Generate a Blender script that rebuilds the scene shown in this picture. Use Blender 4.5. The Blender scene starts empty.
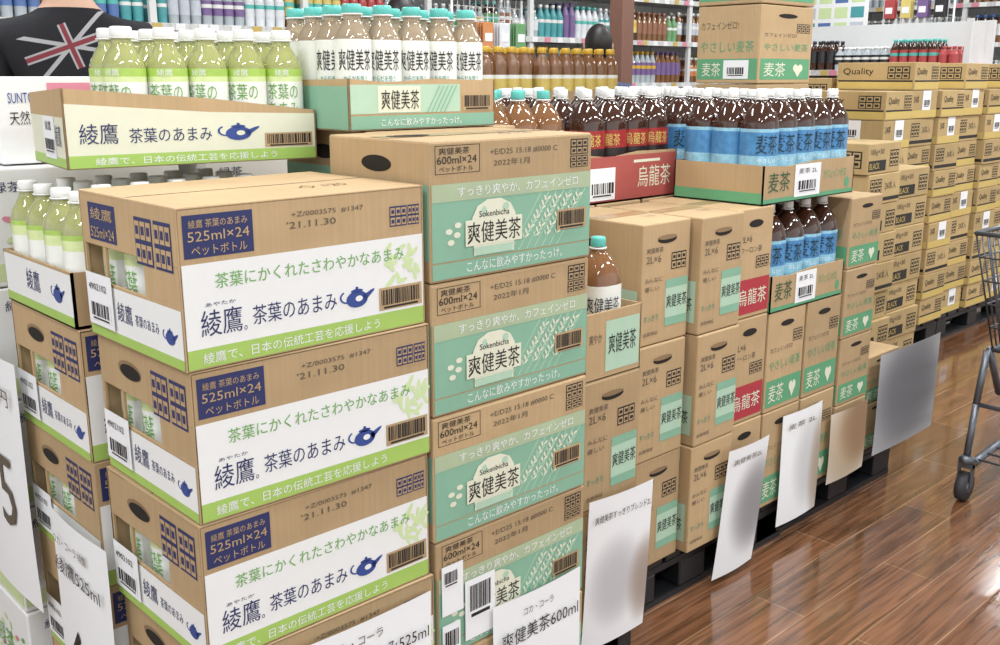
import bpy, bmesh, math, random
from mathutils import Vector, Matrix
random.seed(7)
sc=bpy.context.scene
col=sc.collection
sc.view_settings.view_transform='Standard'
CAMZ=1.41

def S(c):
    o=[]
    for x in c:
        x=x/255.0
        o.append(x/12.92 if x<=0.04045 else ((x+0.055)/1.055)**2.4)
    return tuple(o)+(1,)
MC={}
def mat(name,c,rough=.5,noise=.08,scale=25,metal=0,trans=0,coat=0,emit=0,bump=0,spec=.5):
    if name in MC: return MC[name]
    m=bpy.data.materials.new(name); m.use_nodes=True
    nt=m.node_tree; b=nt.nodes['Principled BSDF']
    b.inputs['Roughness'].default_value=rough
    b.inputs['Metallic'].default_value=metal
    b.inputs['Transmission Weight'].default_value=trans
    b.inputs['Coat Weight'].default_value=coat
    b.inputs['Specular IOR Level'].default_value=spec
    col=S(c)
    tc=nt.nodes.new('ShaderNodeTexCoord')
    n=nt.nodes.new('ShaderNodeTexNoise'); n.inputs['Scale'].default_value=scale; n.inputs['Detail'].default_value=3
    nt.links.new(tc.outputs['Object'],n.inputs['Vector'])
    mx=nt.nodes.new('ShaderNodeMix'); mx.data_type='RGBA'
    mx.inputs[6].default_value=tuple(v*(1-noise*1.5) for v in col[:3])+(1,)
    mx.inputs[7].default_value=tuple(min(1,v*(1+noise)) for v in col[:3])+(1,)
    nt.links.new(n.outputs['Fac'],mx.inputs[0])
    nt.links.new(mx.outputs[2],b.inputs['Base Color'])
    if emit>0:
        nt.links.new(mx.outputs[2],b.inputs['Emission Color']); b.inputs['Emission Strength'].default_value=emit
    if bump>0:
        bp=nt.nodes.new('ShaderNodeBump'); bp.inputs['Strength'].default_value=bump; bp.inputs['Distance'].default_value=.006
        nt.links.new(n.outputs['Fac'],bp.inputs['Height']); nt.links.new(bp.outputs['Normal'],b.inputs['Normal'])
    MC[name]=m
    return m

def kraftmat(name,c):
    m=mat(name,c,.72,.10,7,bump=.8,spec=.3)
    nt=m.node_tree
    b=nt.nodes['Principled BSDF']; mx=[n for n in nt.nodes if n.type=='MIX'][0]
    tc=[n for n in nt.nodes if n.type=='TEX_COORD'][0]
    mp=nt.nodes.new('ShaderNodeMapping'); mp.inputs['Scale'].default_value=(160,160,4)
    n2=nt.nodes.new('ShaderNodeTexNoise'); n2.inputs['Scale'].default_value=1.0
    nt.links.new(tc.outputs['Object'],mp.inputs[0]); nt.links.new(mp.outputs[0],n2.inputs['Vector'])
    oi=nt.nodes.new('ShaderNodeObjectInfo')
    mr=nt.nodes.new('ShaderNodeMapRange'); mr.inputs[3].default_value=.88; mr.inputs[4].default_value=1.07
    nt.links.new(oi.outputs['Random'],mr.inputs[0])
    mr2=nt.nodes.new('ShaderNodeMapRange'); mr2.inputs[3].default_value=.9; mr2.inputs[4].default_value=1.1
    nt.links.new(n2.outputs['Fac'],mr2.inputs[0])
    mu=nt.nodes.new('ShaderNodeMath'); mu.operation='MULTIPLY'
    nt.links.new(mr.outputs[0],mu.inputs[0]); nt.links.new(mr2.outputs[0],mu.inputs[1])
    hs=nt.nodes.new('ShaderNodeHueSaturation')
    nt.links.new(mu.outputs[0],hs.inputs['Value']); nt.links.new(mx.outputs[2],hs.inputs['Color'])
    nt.links.new(hs.outputs[0],b.inputs['Base Color'])
    return m

KRAFT=kraftmat('kraft_cardboard',(188,160,122))
KRAFTD=kraftmat('kraft_cardboard_dark',(146,120,90))
KRAFTY=kraftmat('kraft_cardboard_yellowish',(186,160,114))
WHITE=mat('white_print',(236,237,236),.5,.02)
PAPER=mat('white_paper',(240,241,243),.6,.02)
GREEN=mat('lime_print',(166,200,100),.5,.05)
GREENT=mat('green_ink',(118,172,92),.5,.05)
LGREEN=mat('pale_leaf_print',(208,227,172),.5,.05)
NAVY=mat('navy_ink',(44,50,98),.5,.05)
BLUE=mat('blue_ink',(52,76,146),.5,.05)
BLACK=mat('black_ink',(35,33,32),.55,.05)
DGREY=mat('dark_grey_ink',(98,88,74),.6,.05)
TEAL=mat('teal_print',(136,182,156),.5,.10,9)
TEALT=mat('teal_ink',(60,150,125),.55,.05)
CREAM=mat('cream_print',(226,226,204),.55,.04)
PALE=mat('pale_straw_print',(178,208,184),.55,.05)
STRAW=mat('straw_print',(176,192,158),.5,.1,12)
RED=mat('red_print',(176,54,64),.55,.05)
MGREEN=mat('mid_green_print',(96,162,120),.55,.05)
YELLOW=mat('yellow_print',(204,178,104),.55,.05)
HOLE=mat('hole_dark',(30,24,18),.9,.05)
BLKPL=mat('black_plastic',(28,29,32),.45,.1,40)
CHROME=mat('grey_steel',(112,116,124),.35,.05,metal=.7)
WMETAL=mat('white_powdercoat',(225,226,226),.4,.02)
PINK=mat('pink_ink',(220,140,160),.5)

class Frame:
    def __init__(s,mb,o,u,v):
        s.mb=mb;s.o=Vector(o);s.u=Vector(u);s.v=Vector(v);s.n=s.u.cross(s.v).normalized()
    def P(s,a,b,d=0): return s.o+s.u*a+s.v*b+s.n*d
    def rect(s,a0,b0,a1,b1,m,d=.0006):
        s.mb.add([s.P(a0,b0,d),s.P(a1,b0,d),s.P(a1,b1,d),s.P(a0,b1,d)],[(0,1,2,3)],m)
    def poly(s,pts,m,d=.0006):
        s.mb.add([s.P(a,b,d) for a,b in pts],[tuple(range(len(pts)))],m)
    def ell(s,ca,cb,ra,rb,m,d=.0006,n=20,rot=0):
        pts=[]
        for i in range(n):
            t=2*math.pi*i/n; x=ra*math.cos(t);y=rb*math.sin(t)
            pts.append((ca+x*math.cos(rot)-y*math.sin(rot),cb+x*math.sin(rot)+y*math.cos(rot)))
        s.poly(pts,m,d)
    def text(s,t,a0,b0,w,h,m,d=.0012):
        vs,fs=textmesh(t)
        s.mb.add([s.P(a0+x*w,b0+y*h,d) for x,y in vs],fs,m)
    def bars(s,a0,b0,a1,b1,m,bg,d=.0006,n=14):
        s.rect(a0,b0,a1,b1,bg,d)
        w=(a1-a0);h=(b1-b0); x=a0+w*.05
        while x<a1-w*.07:
            q=w*random.choice([.5,.9,1.5])/n*.62
            s.rect(x,b0+h*.22,x+q,b1-h*.1,m,d+.0004); x+=q+w*random.choice([.4,.7])/n*.6
        s.rect(a0+w*.1,b0+h*.06,a1-w*.1,b0+h*.15,m,d+.0004)
    def mark(s,a0,b0,a1,b1,m,bg,d=.0006):
        s.rect(a0,b0,a1,b1,m,d)
        w=(a1-a0);h=(b1-b0)
        for j in range(2):
            for k in range(3):
                x=a0+w*(.04+.32*k);y=b0+h*(.06+.48*j)
                s.rect(x,y,x+w*.27,y+h*.38,bg,d+.0004)
                s.rect(x+w*.05,y+h*.1,x+w*.22,y+h*.28,m,d+.0008)
    def teapot(s,a,b,w,h,m,d=.0012,bg=None):
        s.ell(a+w*.5,b+h*.38,w*.30,h*.34,m,d)
        s.ell(a+w*.5,b+h*.72,w*.17,h*.08,m,d)
        s.ell(a+w*.5,b+h*.83,w*.04,h*.07,m,d)
        s.poly([(a+w*.72,b+h*.25),(a+w*.98,b+h*.62),(a+w*1.0,b+h*.72),(a+w*.9,b+h*.68),(a+w*.66,b+h*.5)],m,d)
        for i in range(8):
            t0=math.pi*(.15+.85*i/8);t1=math.pi*(.15+.85*(i+1)/8)
            c=(a+w*.22,b+h*.52)
            f=lambda t,r:(c[0]-w*r*math.sin(t),c[1]+h*r*1.3*math.cos(t))
            s.poly([f(t0,.15),f(t0,.2),f(t1,.2),f(t1,.15)],m,d)
        if bg: s.ell(a+w*.55,b+h*.4,w*.1,h*.12,bg,d+.0004)

TC={}
def textmesh(t):
    if t in TC: return TC[t]
    cu=bpy.data.curves.new('tmp','FONT'); cu.body=t; cu.resolution_u=2; cu.size=1; cu.offset=.0
    ob=bpy.data.objects.new('tmp',cu); col.objects.link(ob)
    dg=bpy.context.evaluated_depsgraph_get(); dg.update()
    me=bpy.data.meshes.new_from_object(ob.evaluated_get(dg))
    vs=[(v.co.x,v.co.y) for v in me.vertices]; fs=[tuple(p.vertices) for p in me.polygons]
    bpy.data.objects.remove(ob); bpy.data.curves.remove(cu); bpy.data.meshes.remove(me)
    if not vs: TC[t]=([],[]); return TC[t]
    x0=min(v[0] for v in vs);x1=max(v[0] for v in vs);y0=min(v[1] for v in vs);y1=max(v[1] for v in vs)
    vs=[((x-x0)/max(1e-6,x1-x0),(y-y0)/max(1e-6,y1-y0)) for x,y in vs]
    out=[]
    for f in fs:
        a,b,c=[vs[i] for i in f[:3]]
        cr=(b[0]-a[0])*(c[1]-a[1])-(b[1]-a[1])*(c[0]-a[0])
        out.append(f if cr>0 else tuple(reversed(f)))
    TC[t]=(vs,out); return TC[t]

class MB:
    def __init__(s): s.v=[];s.f=[];s.m=[];s.sm=[];s.mats=[]
    def mi(s,m):
        if m not in s.mats: s.mats.append(m)
        return s.mats.index(m)
    def add(s,vs,fs,m,smooth=False):
        o=len(s.v); k=s.mi(m)
        s.v.extend([tuple(v) for v in vs])
        for f in fs:
            s.f.append(tuple(i+o for i in f)); s.m.append(k); s.sm.append(smooth)
    def box(s,x0,x1,y0,y1,z0,z1,m,M=None):
        vs=[Vector(p) for p in [(x0,y0,z0),(x1,y0,z0),(x1,y1,z0),(x0,y1,z0),(x0,y0,z1),(x1,y0,z1),(x1,y1,z1),(x0,y1,z1)]]
        if M: vs=[M@v for v in vs]
        s.add(vs,[(0,3,2,1),(4,5,6,7),(0,1,5,4),(1,2,6,5),(2,3,7,6),(3,0,4,7)],m)
    def bbox(s,x0,x1,y0,y1,z0,z1,m,bev=.004,seg=2):
        bm=bmesh.new(); bmesh.ops.create_cube(bm,size=1)
        for v in bm.verts:
            v.co=Vector((x0+(v.co.x+.5)*(x1-x0),y0+(v.co.y+.5)*(y1-y0),z0+(v.co.z+.5)*(z1-z0)))
        bmesh.ops.bevel(bm,geom=bm.edges[:],offset=bev,segments=seg,profile=.5,affect='EDGES')
        bm.verts.index_update()
        s.add([v.co.copy() for v in bm.verts],[tuple(v.index for v in f.verts) for f in bm.faces],m); bm.free()
    def lathe(s,prof,c,m,n=14,p=2,capb=True,capt=True):
        vs=[];fs=[]
        for z,r in prof:
            for i in range(n):
                t=2*math.pi*i/n+math.pi/4
                ct,st=math.cos(t),math.sin(t)
                k=1 if p==2 else 1/((abs(ct)**p+abs(st)**p)**(1/p))
                if p!=2: k=min(k,1.13)
                vs.append((c[0]+r*k*ct,c[1]+r*k*st,c[2]+z))
        for j in range(len(prof)-1):
            for i in range(n):
                a=j*n+i;b=j*n+(i+1)%n
                fs.append((a,b,b+n,a+n))
        if capb: fs.append(tuple(reversed(range(n))))
        if capt: fs.append(tuple(range((len(prof)-1)*n,len(prof)*n)))
        s.add(vs,fs,m,True)
    def tube(s,p0,p1,r,m,n=6):
        p0=Vector(p0);p1=Vector(p1);d=(p1-p0)
        q=d.to_track_quat('Z','Y').to_matrix()
        vs=[]
        for p in (p0,p1):
            for i in range(n):
                t=2*math.pi*i/n
                vs.append(p+q@Vector((r*math.cos(t),r*math.sin(t),0)))
        s.add(vs,[(i,(i+1)%n,(i+1)%n+n,i+n) for i in range(n)]+[tuple(reversed(range(n))),tuple(range(n,2*n))],m,True)
    def path(s,pts,r,m,n=6):
        for a,b in zip(pts,pts[1:]): s.tube(a,b,r,m,n)
    def textcyl(s,t,c,z0,z1,r,ang,wid,m):
        vs,fs=textmesh(t)
        o=[]
        for x,y in vs:
            a=ang-wid/2+x*wid
            o.append((c[0]+r*math.cos(a),c[1]+r*math.sin(a),c[2]+z0+y*(z1-z0)))
        s.add(o,fs,m)
    def mesh(s,name):
        me=bpy.data.meshes.new(name)
        me.from_pydata(s.v,[],s.f)
        for m in s.mats: me.materials.append(m)
        me.polygons.foreach_set('material_index',s.m)
        me.polygons.foreach_set('use_smooth',s.sm)
        me.update(); return me
    def obj(s,name,loc=(0,0,0),rz=0,parent=None):
        return place(s.mesh(name),name,loc,rz,parent)
def place(me,name,loc=(0,0,0),rz=0,parent=None):
    ob=bpy.data.objects.new(name,me); ob.location=loc; ob.rotation_euler=(0,0,rz); col.objects.link(ob)
    if parent: ob.parent=parent
    return ob

# ---------------- bottles
CAPW=mat('white_cap',(235,235,232),.35,.02)
CAPT=mat('teal_cap',(92,188,178),.35,.03)
CAPG=mat('gold_cap',(215,175,60),.35,.04)
B_GREEN=mat('green_tea_bottle',(204,208,138),.05,.06,trans=.45,coat=.6)
B_PALE=mat('pale_tea_bottle',(196,176,148),.06,.08,trans=.4,coat=.6)
B_AMBER=mat('amber_tea_bottle',(160,112,72),.08,.08,trans=.4,coat=.5)
B_DARK=mat('dark_tea_bottle',(62,36,26),.08,.1,coat=.7)
B_CLEAR=mat('clear_bottle',(205,215,220),.1,.05,trans=.3,coat=.5)
L_WHITE=mat('label_white',(238,240,234),.3,.02)
L_GREEN=mat('label_green',(172,206,96),.3,.15,40)
L_PGREEN=mat('label_pale_green',(216,230,168),.3,.1,60)
L_BLUE=mat('label_blue',(78,142,196),.3,.35,60)
L_SKY=mat('label_sky',(150,204,228),.3,.3,60)
L_GREYG=mat('label_misty_green',(168,196,190),.3,.2,60)
L_RED=mat('label_red',(160,44,40),.3,.1)
L_BLK=mat('label_black',(40,28,26),.3,.1)
L_YEL=mat('label_yellow',(214,190,105),.3,.1)
L_DG=mat('label_dark_green_ink',(24,58,66),.4,.1)
KIND={
 'green':dict(h=.225,r=.0355,body=B_GREEN,cap=CAPW,cr=.0175,p=2,lab=[(.08,.26,L_PGREEN),(.26,.30,L_GREEN),(.30,.60,L_WHITE),(.60,.64,L_PGREEN),(.64,.70,L_GREEN)],txt=[('茶葉の',.46,.585,1.6,GREENT),('あまみ',.32,.44,1.6,GREENT),('綾鷹',.645,.695,.7,L_WHITE)]),
 'greens':dict(h=.205,r=.0325,body=B_GREEN,cap=CAPW,cr=.0155,p=2,lab=[(.10,.24,L_GREEN),(.24,.56,L_WHITE),(.56,.64,L_PGREEN),(.64,.68,L_GREEN)],txt=[('茶葉',.34,.53,1.2,GREENT)]),
 'blend':dict(h=.218,r=.0335,body=B_PALE,cap=CAPT,cr=.0172,p=2,lab=[(.10,.34,L_GREYG),(.34,.72,L_WHITE)],txt=[('爽健美茶',.47,.64,1.9,BLACK),('からだを想う',.38,.43,1.3,TEALT)]),
 'blend2':dict(h=.305,r=.048,body=B_AMBER,cap=CAPT,cr=.0165,p=3.2,lab=[(.26,.36,L_GREYG),(.36,.66,L_WHITE)],txt=[('爽健美茶',.46,.58,1.6,BLACK)]),
 'oolong':dict(h=.305,r=.048,body=B_DARK,cap=CAPW,cr=.0155,p=3.2,lab=[(.28,.48,L_BLK),(.48,.64,L_RED)],txt=[('烏龍茶',.50,.61,1.2,L_YEL)]),
 'barley':dict(h=.305,r=.048,body=B_DARK,cap=CAPW,cr=.0155,p=3.2,lab=[(.30,.42,L_SKY),(.42,.63,L_BLUE),(.63,.66,L_SKY)],txt=[('麦茶',.44,.61,1.2,L_DG),('やさしい',.36,.40,1.0,L_WHITE)]),
 'gold':dict(h=.25,r=.036,body=B_AMBER,cap=CAPG,cr=.018,p=2,lab=[(.2,.50,L_YEL),(.50,.56,L_WHITE)],txt=[]),
}
def bottle(mb,x,y,z,kind,n=16,txt=True,ang=None):
    k=KIND[kind];h=k['h'];r=k['r'];p=k['p']
    c=(x,y,z); cr=k['cr']
    prof=[(0,r*.8),(.008,r*.95),(.02,r)]
    for i in range(1,6):
        zz=h*(.02+.64*i/6); prof+= [(zz,r*.985),(zz+h*.02,r*.955 if k['lab'][0][0]>zz/h or zz/h>k['lab'][-1][1] else r*.985),(zz+h*.04,r*.985)]
    prof+=[(h*.70,r),(h*.76,r*.9),(h*.82,r*.7),(h*.87,r*.48),(h*.895,cr*.95),(h*.93,cr*.95)]
    prof=[q for i,q in enumerate(prof) if i==0 or q[0]>prof[i-1][0]+1e-5]
    mb.lathe(prof,c,k['body'],n,p,True,False)
    mb.lathe([(h*.912,cr*1.1),(h*.916,cr*1.18),(h*.925,cr*1.18)],c,CAPW if kind!='gold' else CAPG,n)
    mb.lathe([(h*.928,cr),(h*.94,cr*1.05),(h*.99,cr*1.03),(h,cr*.92)],c,k['cap'],n)
    for a,b,m in k['lab']:
        ra=r*1.012
        mb.lathe([(h*a,ra),(h*b,ra)],c,m,n,p,False,False)
    if txt:
        ang=ang if ang is not None else math.radians(232)
        for t,a,b,w,m in k['txt']:
            mb.textcyl(t,c,h*a,h*b,r*(1.03 if p==2 else 1.15),ang,w,m)

# ---------------- carton meshes
def ay_front(fr,W,H):
    e=.003
    fr.rect(e,.13*H,W-e,.655*H,WHITE)
    fr.rect(e,.008*H,W-e,.13*H,GREEN)
    fr.text('綾鷹で、日本の伝統工芸を応援しよう',.06*W,.03*H,.72*W,.07*H,WHITE)
    fr.rect(.02*W,.69*H,.27*W,.95*H,NAVY)
    fr.text('綾鷹 茶葉のあまみ',.04*W,.87*H,.21*W,.05*H,KRAFT)
    fr.text('525ml×24',.035*W,.79*H,.22*W,.06*H,KRAFT)
    fr.text('ペットボトル',.045*W,.705*H,.2*W,.06*H,KRAFT)
    fr.text('+Z/0003575  #1347',.42*W,.87*H,.3*W,.035*H,DGREY)
    fr.text("'21.11.30",.40*W,.80*H,.2*W,.045*H,DGREY)
    fr.mark(.84*W,.73*H,.92*W,.87*H,NAVY,KRAFT); fr.mark(.925*W,.73*H,.98*W,.87*H,NAVY,KRAFT)
    for i in range(22):
        a=.82*W+.165*W*random.random(); b=(.32+.31*random.random())*H
        fr.ell(a,b,.026*W,.009*W,LGREEN,.0009+i*.00001,8,random.random()*3)
    fr.text('茶葉にかくれたさわやかなあまみ',.12*W,.49*H,.78*W,.095*H,GREENT,.0014)
    fr.text('あやたか',.08*W,.385*H,.11*W,.025*H,NAVY)
    fr.text('綾鷹',.06*W,.20*H,.15*W,.165*H,NAVY); fr.text('。',.215*W,.20*H,.012*W,.03*H,NAVY)
    fr.text('茶葉のあまみ',.25*W,.22*H,.34*W,.125*H,NAVY)
    fr.teapot(.60*W,.2*H,.16*W,.17*H,BLUE,bg=WHITE)
    fr.bars(.78*W,.15*H,.985*W,.31*H,BLACK,KRAFT,.0012,22)
def ay_side_band(fr,D,h):
    fr.rect(.003,.18*h,D-.003,h*.97,WHITE); fr.rect(.003,.01*h,D-.003,.18*h,GREEN)
    fr.text('綾鷹',.34*D,.42*h,.16*D,.34*h,NAVY); fr.text('茶葉のあまみ',.53*D,.45*h,.24*D,.2*h,NAVY)
    fr.teapot(.80*D,.35*h,.15*D,.32*h,BLUE)
    fr.rect(.03*D,.22*h,.32*D,1.15*h,PAPER,.0045)
    fr.bars(.06*D,.30*h,.29*D,.66*h,BLACK,PAPER,.0051,10); fr.text('4902102',.06*D,.85*h,.2*D,.12*h,BLACK,.0055)
def topface(mb,W,D,H,tape=True):
    fr=Frame(mb,(0,0,H),(1,0,0),(0,1,0))
    fr.rect(.004,D/2-.0015,W-.004,D/2+.0015,HOLE,.0004)
    if tape: fr.rect(.004,D/2-.025,W-.004,D/2+.025,mat('packing_tape',(174,146,106),.25,.05,spec=.6),.0008)
    fr.text('◇ 125',.6*W,.25*D,.2*W,.1*D,DGREY)

def carton_greentea(W=.410,D=.31,H=.2200,var=0):
    mb=MB();t=.004
    mb.box(0,W,0,D,0,t,KRAFT); mb.bbox(0,W,0,D,H-t-.002,H,KRAFT,.002)
    mb.bbox(0,W,0,t,0,H-.001,KRAFT,.0015); mb.box(0,W,D-t,D,0,H-.001,KRAFT); mb.box(W-t,W,0,D,0,H-.001,KRAFT)
    v0=.40*H;v1=.64*H
    mb.bbox(0,t,.0,D,0,v0,KRAFT,.0012); mb.bbox(0,t,0,D,v1,H-.002,KRAFT,.0012)
    mb.box(0,t,0,D*.34,v0,v1,KRAFT); mb.box(0,t,D*.97,D,v0,v1,KRAFT); mb.box(0,t,D*.74,D*.765,v0,v1,KRAFT)
    for i in range(4): bottle(mb,.044,.04+i*.074,t,'greens',12,True,math.pi)
    fr=Frame(mb,(0,0,0),(1,0,0),(0,0,1)); ay_front(fr,W,H)
    sd=Frame(mb,(0,D,0),(0,-1,0),(0,0,1))
    ay_side_band(sd,D,.39*H)
    if var==0:
        sd.rect(.10*D,.68*H,.40*D,.93*H,NAVY)
        sd.text('綾鷹',.13*D,.82*H,.24*D,.08*H,KRAFT); sd.text('525ml×24',.12*D,.70*H,.26*D,.07*H,KRAFT)
    else:
        sd.ell(.36*D,.82*H,.13*D,.065*H,KRAFTD,.0006); sd.ell(.37*D,.81*H,.115*D,.052*H,HOLE,.0012)
    sd.mark(.60*D,.60*H,.77*D,.90*H,NAVY,KRAFT); sd.mark(.79*D,.60*H,.95*D,.90*H,NAVY,KRAFT)
    topface(mb,W,D,H,False)
    return mb.mesh('tea_carton_green')

def so_front(fr,W,H,var):
    e=.003
    fr.text('爽健美茶',.05*W,.905*H,.17*W,.05*H,BLACK)
    fr.text('600ml×24',.04*W,.84*H,.22*W,.055*H,BLACK)
    fr.text('ペットボトル',.05*W,.785*H,.19*W,.04*H,BLACK)
    fr.rect(.03*W,.77*H,.28*W,.774*H,BLACK); fr.rect(.03*W,.965*H,.28*W,.969*H,BLACK)
    fr.rect(.03*W,.77*H,.033*W,.969*H,BLACK); fr.rect(.277*W,.77*H,.28*W,.969*H,BLACK)
    fr.text('+E/D25 15:18 #0000 C',.34*W,.88*H,.42*W,.045*H,DGREY)
    fr.text('2022年1月',.36*W,.80*H,.22*W,.05*H,DGREY)
    fr.mark(.85*W,.84*H,.97*W,.96*H,BLACK,KRAFT); fr.mark(.85*W,.74*H,.97*W,.83*H,BLACK,KRAFT)
    fr.rect(e,.145*H,W-e,.70*H,TEAL); fr.rect(e,.02*H,W-e,.135*H,TEAL)
    fr.rect(e,.575*H,W-e,.70*H,STRAW,.0009)
    fr.text('すっきり爽やか、カフェインゼロ',.15*W,.60*H,.75*W,.075*H,WHITE,.0018)
    fr.text('こんなに飲みやすかったっけ。',.2*W,.045*H,.6*W,.08*H,WHITE)
    for k in range(7):
        a=.46*W+k*.05*W
        fr.poly([(a,.15*H),(a+.006*W,.15*H),(a+.20*W,.57*H),(a+.193*W,.57*H)],PALE,.0009)
    for k in range(4):
        a=.50*W+k*.07*W
        for j in range(9):
            u=.25+.08*j; bx_=a+.22*W*u; by_=.15*H+.42*H*u
            fr.ell(bx_-.012*W,by_,.016*W,.006*W,CREAM if j%3 else PALE,.0011+.00002*(k*9+j),8,2.0); fr.ell(bx_+.012*W,by_,.016*W,.006*W,PALE if j%2 else CREAM,.0012+.00002*(k*9+j),8,.5)
    fr.poly([(.24*W,.16*H),(.48*W,.16*H),(.49*W,.44*H),(.46*W,.52*H),(.40*W,.565*H),(.32*W,.565*H),(.26*W,.52*H),(.23*W,.44*H)],CREAM,.0022)
    fr.poly([(.25*W,.16*H),(.47*W,.16*H),(.48*W,.22*H),(.24*W,.22*H)],PALE,.0025)
    fr.ell(.43*W,.50*H,.02*W,.03*H,PALE,.0025,12); fr.ell(.30*W,.48*H,.015*W,.04*H,PALE,.0025,12)
    fr.rect(.19*W,.235*H,.53*W,.425*H,CREAM,.0026)
    fr.text('爽健美茶',.20*W,.25*H,.32*W,.16*H,BLACK,.0032)
    fr.text('Sokenbicha',.27*W,.44*H,.18*W,.045*H,BLACK,.0030)
    for (a,b) in ((.10,.36),(.145,.33),(.11,.28),(.15,.40)):
        fr.ell(a*W,b*H,.02*W,.022*H,CREAM,.0014,8)
    fr.bars(.76*W,.26*H,.96*W,.42*H,BLACK,KRAFT,.0024,20)
    if var==1:
        fr.rect(.02*W,.38*H,.15*W,.80*H,PAPER,.0038); fr.bars(.03*W,.62*H,.12*W,.76*H,BLACK,PAPER,.0044)
        fr.rect(.16*W,.08*H,.35*W,.60*H,PAPER,.0046)
        fr.bars(.18*W,.25*H,.33*W,.58*H,BLACK,PAPER,.0052,18)
        fr.rect(.02*W,.02*H,.13*W,.30*H,PAPER,.0038); fr.bars(.03*W,.05*H,.12*W,.26*H,BLACK,PAPER,.0044,8)
def carton_blend(W=.378,D=.275,H=.2250,var=0):
    mb=MB(); mb.bbox(0,W,0,D,0,H,KRAFT,.004)
    fr=Frame(mb,(0,0,0),(1,0,0),(0,0,1)); so_front(fr,W,H,var)
    sd=Frame(mb,(0,D,0),(0,-1,0),(0,0,1)); sd.rect(.003,.16*H,D-.003,.7*H,TEAL); sd.text('爽健美茶',.2*D,.3*H,.5*D,.2*H,BLACK)
    sd.ell(.5*D,.82*H,.15*D,.06*H,HOLE)
    topface(mb,W,D,H)
    fr=Frame(mb,(0,0,H),(1,0,0),(0,1,0)); fr.ell(.18*W,.5*D,.045,.022,HOLE,.0012)
    return mb.mesh('tea_carton_blend')

def carton_2l(W=.19,D=.31,H=.3060,kind='blend'):
    mb=MB(); mb.bbox(0,W,0,D,0,H,KRAFT,.004)
    fr=Frame(mb,(0,0,0),(1,0,0),(0,0,1)); sd=Frame(mb,(0,D,0),(0,-1,0),(0,0,1))
    K=KRAFT
    if kind=='blend':
        fr.ell(.5*W,.86*H,.2*W,.035*H,HOLE); fr.ell(.5*W,.875*H,.2*W,.02*H,KRAFTD,.0010)
        fr.rect(.50*W,.13*H,.97*W,.52*H,PALE); fr.rect(.50*W,.13*H,.97*W,.2*H,TEAL,.0009)
        fr.text('爽健美茶',.52*W,.28*H,.44*W,.11*H,BLACK,.0014)
        fr.rect(.50*W,.45*H,.97*W,.52*H,TEAL,.0009)
        fr.text('爽健美茶',.08*W,.76*H,.34*W,.045*H,DGREY); fr.text('2L×6',.08*W,.68*H,.3*W,.06*H,DGREY); fr.mark(.6*W,.60*H,.92*W,.74*H,BLACK,K)
        fr.text('みんなに',.06*W,.52*H,.36*W,.04*H,DGREY); fr.text('優しい',.06*W,.45*H,.3*W,.04*H,DGREY)
        fr.text('品質保証',.06*W,.08*H,.3*W,.03*H,DGREY); fr.text('すっきり',.06*W,.2*H,.3*W,.05*H,TEALT)
        sd.rect(.62*D,.10*H,.96*D,.46*H,PALE); sd.text('爽健美茶',.65*D,.2*H,.28*D,.12*H,BLACK)
        sd.text('爽健美茶',.05*D,.87*H,.2*D,.05*H,DGREY); sd.text('2.0L×6',.05*D,.79*H,.2*D,.05*H,DGREY)
        sd.mark(.05*D,.60*H,.22*D,.72*H,DGREY,K); sd.text('すっきり爽やか',.1*D,.08*H,.4*D,.05*H,TEALT)
        sd.ell(.5*D,.8*H,.12*D,.035*H,HOLE)
    elif kind=='oolong':
        fr.ell(.5*W,.86*H,.2*W,.035*H,HOLE)
        fr.rect(.03*W,.04*H,.97*W,.36*H,RED); fr.text('烏龍茶',.1*W,.12*H,.8*W,.15*H,CREAM)
        fr.text('ウーロン茶',.1*W,.6*H,.6*W,.06*H,DGREY); fr.mark(.55*W,.45*H,.92*W,.56*H,BLACK,K)
        fr.text('2L×6',.1*W,.7*H,.3*W,.06*H,DGREY)
        sd.rect(.02*D,.04*H,.98*D,.36*H,RED)
    elif kind=='barley':
        fr.ell(.5*W,.87*H,.18*W,.03*H,HOLE)
        fr.rect(.03*W,.05*H,.97*W,.32*H,MGREEN); fr.text('やさしい麦茶',.08*W,.42*H,.84*W,.1*H,MGREEN)
        fr.text('麦茶',.1*W,.09*H,.4*W,.18*H,CREAM); fr.ell(.70*W,.2*H,.05*W,.05*H,CREAM,.0012,12); fr.ell(.79*W,.2*H,.05*W,.05*H,CREAM,.0013,12)
        fr.poly([(.655*W,.19*H),(.745*W,.08*H),(.835*W,.19*H)],CREAM,.0014)
        fr.text('カフェインゼロ!',.08*W,.6*H,.6*W,.05*H,DGREY); fr.mark(.68*W,.66*H,.94*W,.78*H,BLACK,K)
        sd.rect(.02*D,.05*H,.98*D,.32*H,MGREEN); sd.text('やさしい麦茶',.06*D,.4*H,.86*D,.15*H,MGREEN); sd.text('麦茶',.1*D,.09*H,.3*D,.18*H,CREAM)
        sd.text('カフェインゼロ!',.06*D,.7*H,.6*D,.1*H,DGREY)
        sd.rect(.45*D,.06*H,.85*D,.30*H,PAPER,.0014); sd.bars(.5*D,.09*H,.8*D,.22*H,BLACK,PAPER,.002,10)
    topface(mb,W,D,H)
    return mb.mesh('tea_carton_'+kind)

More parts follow.
